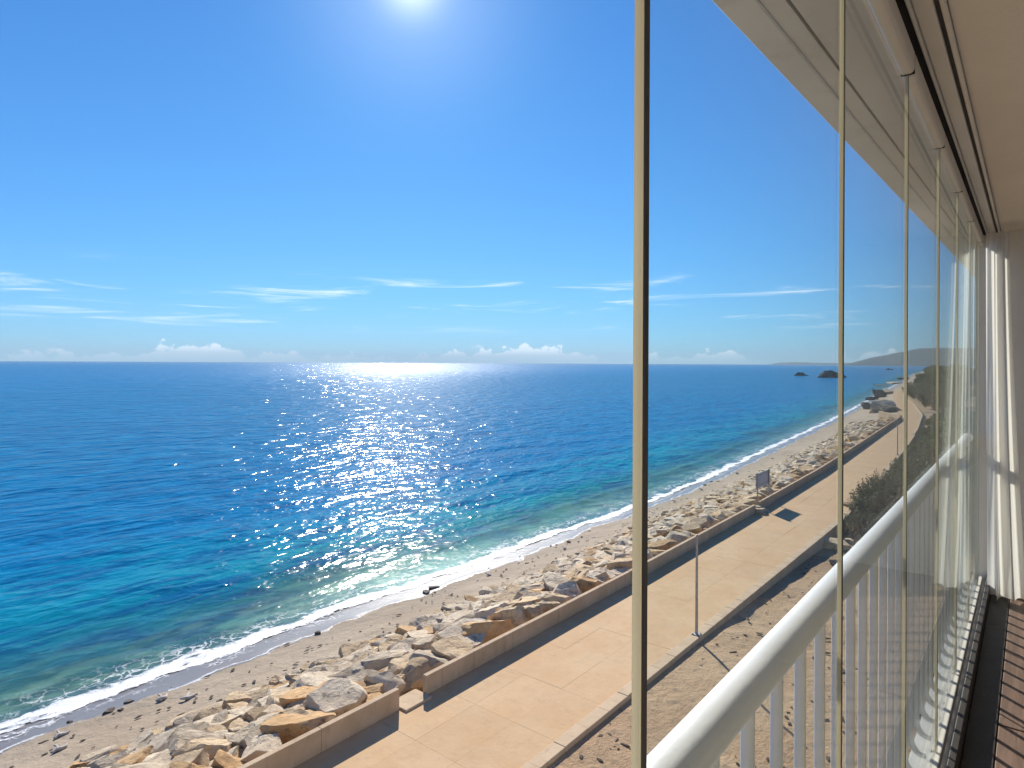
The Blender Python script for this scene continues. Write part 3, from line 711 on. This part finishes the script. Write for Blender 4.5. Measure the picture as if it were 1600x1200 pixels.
def shrub(kind, x, y, s, h, i, where):
    f, st_ = SH[kind][i % len(SH[kind])]
    t = empty('shrub', (x, y, float(gardenZ(x)) - .05), random.uniform(0, 6)); t.scale = (s, s, h)
    tag(t, '%s %s' % (SHN[kind], where), 'shrub', '%ss %s' % (SHN[kind], where)); link('foliage', f, t); link('stems', st_, t)
i = 0
# dry bushes by the kerb, then green shrubs thickening with distance
for x, y, s, h in [(38.0, 6.6, .9, .9), (40.5, 7.4, .8, .85), (41.5, 6.1, 1.1, 1.1), (43.6, 7.7, .9, 1.1), (44.2, 6.4, 1.1, 1.2), (46.5, 7.9, 1.0, 1.3), (46.8, 6.5, 1.2, 1.3), (49.5, 8.0, .9, 1.3), (52.5, 8.2, .8, 1.25)]:
    shrub('dry' if i % 2 == 0 else 'olive', x, y, s * 1.1, h, i, 'beside the promenade kerb'); i += 1
for x, y, s, h in [(43.5, 4.7, 1.3, 1.2), (47., 4.6, 1.5, 1.5), (50, 6.2, 1.5, 1.6), (51.5, 4.2, 1.7, 1.7), (54., 6.9, 1.3, 1.6), (56, 5.0, 1.8, 1.9), (58, 7.4, 1.3, 1.6), (61, 6.0, 1.8, 2.0)]:
    shrub('olive', x, y, s, h, i, 'growing behind the dry bushes'); i += 1
gx = 44.
while gx < 125:
    k0 = float(kerbY(gx))
    for yy in (k0 - 3.0, k0 - 5.4, k0 - 8.4, k0 - 12):
        if gx < 62 and yy > k0 - 4.5: continue
        if gx > 84 and yy > k0 - 3: yy -= .6
        s = random.uniform(1.5, 2.4) if yy < k0 - 4 else random.uniform(1.1, 1.6); shrub('green' if random.random() < .75 else 'olive', gx + random.uniform(-1.2, 1.2), yy + random.uniform(-.8, .8), s, s * random.uniform(.8, 1.15), i, 'in the thicket inland of the promenade'); i += 1
    gx += 3.6 + (gx - 44) * .03
for x, y, s in [(150, 13.5, 2.6), (160, 16., 3.2), (172, 17.5, 2.8), (182, 19.5, 3.4), (192, 22., 3.0), (170, 13, 3.4), (205, 25., 3.2)]:
    shrub('olive', x, y, s, s * .8, i, 'on the pale bank at the path bend'); i += 1
# trees
TR = [(foliage_me('crown', 200 + i, 3.0, 4.6, 46, 130, .24), i) for i in range(3)]
for f, _ in TR: f.materials.append(M['leaf_green'])
tm = []
for i_ in range(3):
    bm = bmesh.new(); rr = random.Random(i_ + 5)
    tube(bm, [(0, 0, -.5), (.05, .03, 1.0), (.1, -.05, 2.2), (.05, .1, 3.6)], [.28, .22, .17, .08], 8)
    for k in range(6):
        a = k * 1.05 + rr.uniform(-.3, .3); tube(bm, [(.07, 0, 1.2 + k * .25), (math.cos(a) * 1.0, math.sin(a) * 1.0, 2.4 + k * .25), (math.cos(a) * 2.1, math.sin(a) * 2.1, 3.2 + k * .22)], [.11, .07, .02], 6)
    tm.append(to_me('trunk', bm, .6)); tm[-1].materials.append(M['bark'])
for i_, (x, y, s, zz) in enumerate([(205, 16, 1.0, 0), (222, 22, 1.15, 0), (236, 19, 1.3, 0), (250, 27, 1.25, 0), (255, 17, 1.5, 0), (272, 25, 1.45, .2), (288, 20, 1.7, .3), (300, 29.5, 1.35, .2), (322, 24, 1.7, .4), (345, 28, 1.6, .5),
                                 (180, 7, 1.1, 0), (165, 4, 1.0, 0), (140, 1.5, 1.0, 0), (395, 33, 1.5, .8), (440, 41, 1.5, .8), (500, 50, 1.6, .8)]):
    t = empty('tree', (x, y, zz - .1), i_ * 1.7); t.scale = (s, s, s)
    tag(t, 'dark green broadleaf tree in the clump beyond the path bend', 'tree', 'trees beyond the path bend')
    link('crown', TR[i_ % 3][0], t); link('trunk', tm[i_ % 3], t)

# garden bits: pale slab and stones below the kerb
for x, y, s, c, lab in [(36.6, 7.75, 1.0, 'rock_tan', 'pale flat stone leaning against the kerb foot'), (38.2, 7.6, .7, 'rock_grey', 'grey stone at the kerb foot beside the dry bushes'),
                        (33.2, 7.2, .42, 'rock_grey', 'small pale stone lying on the garden sand'), (45.0, 9.05, .5, 'rock_tan', 'pale stone lying on the kerb edge')]:
    o = link('garden_stone', ROCKS[int(x) % 18]); o.location = (x, y, (float(gardenZ(x)) if y < 8.4 else .07) + s * .12); o.scale = (s * 1.3, s * .8, s * .8); o.rotation_euler = (.25, .1, x)
    o.material_slots[0].link = 'OBJECT'; o.material_slots[0].material = M[c]; tag(o, lab, 'stone')
items = []
for i in range(700):
    x = random.uniform(5, 40); y = random.uniform(1, 8.2); q = random.uniform(.03, .1)
    items.append(((x, y, float(gardenZ(x)) - .1 * min(8.5 - y, 3) / 3 + .02), (q * random.uniform(1, 3), q, q * .7), (0, 0, random.uniform(0, 6)), i))
tag(link('twig_litter', merged('twig_litter', items, LOW), mat=M['weed']), 'dark twigs and crumbs scattered on the garden sand', 'litter', kind='stuff')

# ------------------------------------------------------------------ hills
def hill(name, label, x0, y0, x1, y1, top, seed, n=160):
    # ridge from (x0,y0) to (x1,y1), heights from the profile 'top' (fractions along -> metres), rounded in depth
    dx, dy = x1 - x0, y1 - y0; L = math.hypot(dx, dy); nx, ny = dy / L, -dx / L
    if nx < 0: nx, ny = -nx, -ny
    m = 24; U, Vv = np.meshgrid(np.linspace(0, 1, n), np.linspace(-1, 1, m), indexing='ij')
    hgt = np.interp(U, *zip(*top)); dep = 350 + hgt * 2
    X = x0 + dx * U + nx * dep * (Vv + 1); Y = y0 + dy * U + ny * dep * (Vv + 1)
    Z = SEA_Z - 1 + hgt * np.cos(Vv * np.pi / 2) ** .9 * (1 + .35 * vnoise(X / 420, Y / 420, seed) + .2 * vnoise(X / 150, Y / 150, seed + 1)) 
    o = link(name, arr_me(name, np.stack([X, Y, Z], -1).reshape(-1, 3), grid_faces(n, m), True), mat=M['hill']); tag(o, label, kind='structure')
def at(px, depth):                     # a point on a bearing at a given depth
    u = (px - 800) / 1000.; return depth * math.cos(FWD) + u * depth * math.sin(FWD), depth * math.sin(FWD) - u * depth * math.cos(FWD)
a, b = at(1306, 6800), at(1640, 5200)
hill('hills', 'blue hazy hills rising behind the far end of the coast', a[0], a[1], b[0], b[1], [(0, 5), (.05, 55), (.11, 100), (.19, 145), (.28, 160), (.42, 175), (.55, 165), (.8, 170), (1, 140)], 31)
a, b = at(1196, 11500), at(1345, 10500)
hill('headland', 'long low headland on the horizon', a[0], a[1], b[0], b[1], [(0, 4), (.08, 40), (.3, 48), (.55, 36), (.8, 40), (1, 30)], 41)

# ------------------------------------------------------------------ the building and its glazed balcony
FZ = 7.5                                  # balcony floor
GY = .27                                  # glass line
XE = 5.42                                 # end wall
bld = empty('apartment_building', (1, -3, -1.2)); tag(bld, 'white plastered apartment building that carries the glazed balcony', 'building')
def part(name, lo, hi, mat, parent, bev=0., seg=1):
    o = link(name, box_me(name, lo, hi, bev, seg), None, mat); o.parent = parent
    if parent.parent is None: o.matrix_parent_inverse = Matrix.Translation(-parent.location)
    return o
part('lower_storeys', (-3, -8, -1.3), (12.9, .16, FZ - .26), M['plaster'], bld)
part('floor_slab', (-3, -8, FZ - .259), (13.0, .335, FZ - .03), M['plaster'], bld, .006)
part('upper_slab', (-3, -8, 9.925), (13.0, .34, 10.3), M['plaster'], bld)
part('soffit', (-3, .341, 10.15), (13.0, .60, 10.31), M['soffit'], bld)
part('soffit_band', (-3, .612, 10.15), (13.0, .675, 10.31), M['soffit'], bld)
part('drip_groove', (-3, .6005, 10.165), (13.0, .6115, 10.31), M['strip_dark'], bld)
part('edge_beam', (-3, .6755, 10.138), (13.0, .785, 10.32), M['soffit'], bld, .005)
for o in bld.children:
    if o.name.split('.')[0] in ('soffit', 'soffit_band', 'drip_groove', 'edge_beam'):
        o.matrix_parent_inverse = Matrix.Translation(-bld.location) @ Matrix.Translation((1.98, .6, 0)) @ Matrix.Rotation(R(-1.4), 4, 'Z') @ Matrix.Translation((-1.98, -.6, 0))
part('end_wall', (XE, -1.62, FZ - .028), (5.62, .30, 9.924), M['plaster'], bld)
part('back_wall', (-3, -1.82, FZ - .028), (5.62, -1.625, 9.924), M['plaster'], bld)
part('near_wall', (-3, -1.62, FZ - .028), (-2.8, .395, 9.924), M['plaster'], bld)
part('upper_storey', (-3, -8, 10.33), (13.0, -1.6, 13), M['plaster'], bld)
ceil = link('ceiling', box_me('ceiling', (-2.79, -1.62, 9.9), (XE - .002, .165, 9.922)), mat=M['plaster']); tag(ceil, 'plain plastered balcony ceiling', kind='structure')
# floor: planks along the balcony, threshold by the glass with the track's shadow in its colour, white sill outside
fl = link('balcony_floor', box_me('balcony_floor', (-2.79, -1.62, FZ - .03), (XE - .002, .205, FZ - .014)), mat=M['threshold']); tag(fl, 'dark brown wooden balcony floor', kind='structure')
pw = .118; pme = box_me('plank', (-1.02, -pw / 2 + .002, -.013), (1.02, pw / 2 - .002, .0), .002); pme.materials.append(M['plank'])
for r_ in range(15):
    for c_ in range(5):
        xc = -2.79 + 1.022 + c_ * 2.05 - (r_ % 2) * .9
        o = link('plank', pme, fl); o.location = (min(max(xc, -1.75), XE - 1.03), .105 - pw * (r_ + .5), FZ + .0); o.location.z = FZ + (.0006 if c_ % 2 else 0)
o = link('threshold', box_me('threshold', (-2.78, .107, FZ - .013), (XE - .004, .204, FZ + .002), .002), fl, M['threshold'])
sill = tag(link('window_sill', box_me('window_sill', (-2.9, .232, FZ - .03), (XE - .003, .36, FZ + .004), .004, 2), mat=M['marble']), 'white marble sill outside the glass at the balcony floor edge', 'sill')
# bottom track
tk = empty('bottom_track', (1, .22, FZ)); tag(tk, 'brown aluminium floor track that the glass panes slide in', 'track')
part('track_channel', (-2.78, .206, FZ - .028), (XE - .004, .231, FZ + .078), M['threshold'], tk, .003)
part('track_lip', (-2.78, .2312, FZ + .005), (XE - .004, .244, FZ + .028), M['alu'], tk, .002)
# top track
tt = empty('top_track', (1, .25, 9.9)); tag(tt, 'beige aluminium ceiling track above the row of glass panes', 'track')
part('track_box', (-2.78, .190, 9.882), (XE - .004, .232, 9.924), M['alu'], tt, .004, 2)
part('track_fin', (-2.78, .2325, 9.868), (XE - .004, .240, 9.9235), M['alu'], tt, .002)
part('shadow_slot', (-2.78, .2405, 9.885), (XE - .004, .300, 9.9235), M['black_gap'], tt)  # black solid standing in for the shade inside the slot
part('outer_fin', (-2.78, .3005, 9.862), (XE - .004, .312, 9.9235), M['alu'], tt, .002)
part('black_line', (-2.78, .180, 9.889), (XE - .004, .1895, 9.8995), M['black_gap'], tt)  # thin black strip between track box and bead
part('bead', (-2.78, .166, 9.884), (XE - .004, .1795, 9.8998), M['alu'], tt, .004, 2)
# glass panes
edges = [.518, 1.29, 2.065, 2.84, 3.615, 4.39, 5.165, 5.405]
ordn = ['first', 'second', 'third', 'fourth', 'fifth', 'sixth', 'narrow last']
for i in range(7):
    x0, x1 = edges[i], edges[i + 1]
    lab = ['glass pane with the thick edge strip beside the open gap', 'second glass pane from the open gap', 'third glass pane from the open gap', 'fourth glass pane from the open gap',
           'fifth glass pane from the open gap', 'sixth glass pane from the open gap, before the curtain', 'narrow glass pane touching the end wall by the curtain'][i]
    t = empty('glass_pane', (x0, GY, FZ + .03)); tag(t, lab, 'glass pane', 'sliding glass panes closing the balcony')
    zt, zb = 9.80, FZ + .062
    part('glass', (x0 + .004, GY - .004, zb - .02), (x1 - .004, GY + .004, zt + .01), M['glass'], t)
    tp = part('top_profile', (x0 + .004, GY - .018, zt), (x1 - .002, GY + .018, zt + .066), M['alu'], t, .012, 3)
    part('bottom_profile', (x0 + .002, GY - .014, zb - .048), (x1 - .002, GY + .014, zb), M['alu'], t, .004, 2)
    q = .82 if i == 0 else .6
    es = part('edge_strip', (x0 - .006 * q, GY - .002 * q, zb + .001), (x0 + .0035 * q, GY + .0095 * q, zt - .001), M['strip_cream'], t, .0012, 2)
    part('edge_shade', (x0 - .005 * q, GY - .0048 * q, zb + .001), (x0 + .0035 * q, GY - .0022 * q, zt - .001), M['strip_dark'], es)  # darker strip paints shade onto the inner side of the edge strip
    part('gap_strip', (x0 - .0035, GY - .0165, zt + .002), (x0 + .0036, GY + .0165, zt + .064), M['black_gap'], tp)  # black strip painting the dark gap between neighbouring top profiles
    part('roller', (x0 + .05, GY - .010, zt + .067), (x0 + .09, GY + .010, zt + .084), M['black_gap'], tp, .003)
# railing
rl = empty('balcony_railing', (1, .345, FZ - .1)); tag(rl, 'white painted balcony railing with round handrail and thin balusters', 'railing')
HR = Vector((0, .352, 8.485))
bm = bmesh.new(); tube(bm, [(-2.7, HR.y, HR.z), (0, HR.y, HR.z), (XE + .16, HR.y, HR.z)], .031, 28)
hr = link('handrail', to_me('handrail', bm, .6), None, M['white_paint']); hr.parent = rl; hr.matrix_parent_inverse = Matrix.Translation(-rl.location)
bm = bmesh.new(); path = [(0, 0, 0), (0, 0, -.45), (0, 0, -.88)]
for k in range(1, 7):
    a = k / 6 * math.pi / 2; path.append((0, -.035 * (1 - math.cos(a)), -.88 - .035 * math.sin(a) * 1.6))
path.append((0, -.05, -.936))
def rsq(r, c, n=3):
    out = []
    for q in range(4):
        cx, cy_ = [(1, 1), (-1, 1), (-1, -1), (1, -1)][q]
        for k in range(n + 1):
            a = q * math.pi / 2 + k / n * math.pi / 2; out.append((cx * (r - c) + c * math.cos(a), cy_ * (r - c) + c * math.sin(a)))
    return out
sec = rsq(.0105, .0075); rings = []
for j, p in enumerate(path):
    p = Vector(p); d = (Vector(path[min(j + 1, len(path) - 1)]) - Vector(path[max(j - 1, 0)])).normalized(); ax = Vector((1, 0, 0)); ay = ax.cross(d)
    rings.append([bm.verts.new(p + ax * u + ay * v) for u, v in sec])
for A, B in zip(rings, rings[1:]):
    for k in range(len(sec)): bm.faces.new((A[k], A[(k + 1) % len(sec)], B[(k + 1) % len(sec)], B[k]))
bm.faces.new(rings[0]); bm.faces.new(rings[-1])
bal = to_me('baluster', bm, .7); bal.materials.append(M['white_paint'])
x = .887 - .15 * 23
while x < XE - .05:
    o = link('baluster', bal, None); o.parent = rl; o.matrix_parent_inverse = Matrix.Translation(-rl.location); o.location = (x, HR.y, HR.z - .012); x += .15
# curtain gathered at the end wall
def curtain():
    n, m = 260, 60; V = []
    U, T = np.meshgrid(np.linspace(0, 1, n), np.linspace(0, 1, m), indexing='ij')
    z = 9.86 - T * (9.86 - FZ - .02)
    spread = .105 + .075 * T ** 1.4                          # gathered at the head, looser below
    y = .225 - .012 * T - U * spread
    fold = .045 * (.55 + .6 * T) * np.sin(U * 2 * np.pi * 2.3 + .8 * np.sin(T * 2.2)) + .02 * np.sin(U * 2 * np.pi * 4.3 + 1.3 + T * 2.)
    x = 5.16 + fold + .02 * np.sin(T * 3 + U * 4) - .03 * T
    y = y + .012 * np.cos(U * 2 * np.pi * 2.3 + T)
    me = arr_me('curtain', np.stack([x, y, z], -1).reshape(-1, 3), grid_faces(n, m), True); return me
cu = tag(link('curtain', curtain(), mat=M['curtain']), 'white voile curtain gathered beside the end wall of the balcony', 'curtain')

# ------------------------------------------------------------------ air
hz = NT('haze_air'); v_ = hz.n('ShaderNodeVolumePrincipled'); v_.inputs['Color'].default_value = (.66, .86, 1., 1); v_.inputs['Density'].default_value = 7e-5
hz.l(v_.outputs[0], hz.out.inputs['Volume'])
tag(link('haze', box_me('haze', (-14500, -6000, -12), (18800, 19500, 290)), mat=hz.m), 'thin sea haze over the coast', kind='stuff')
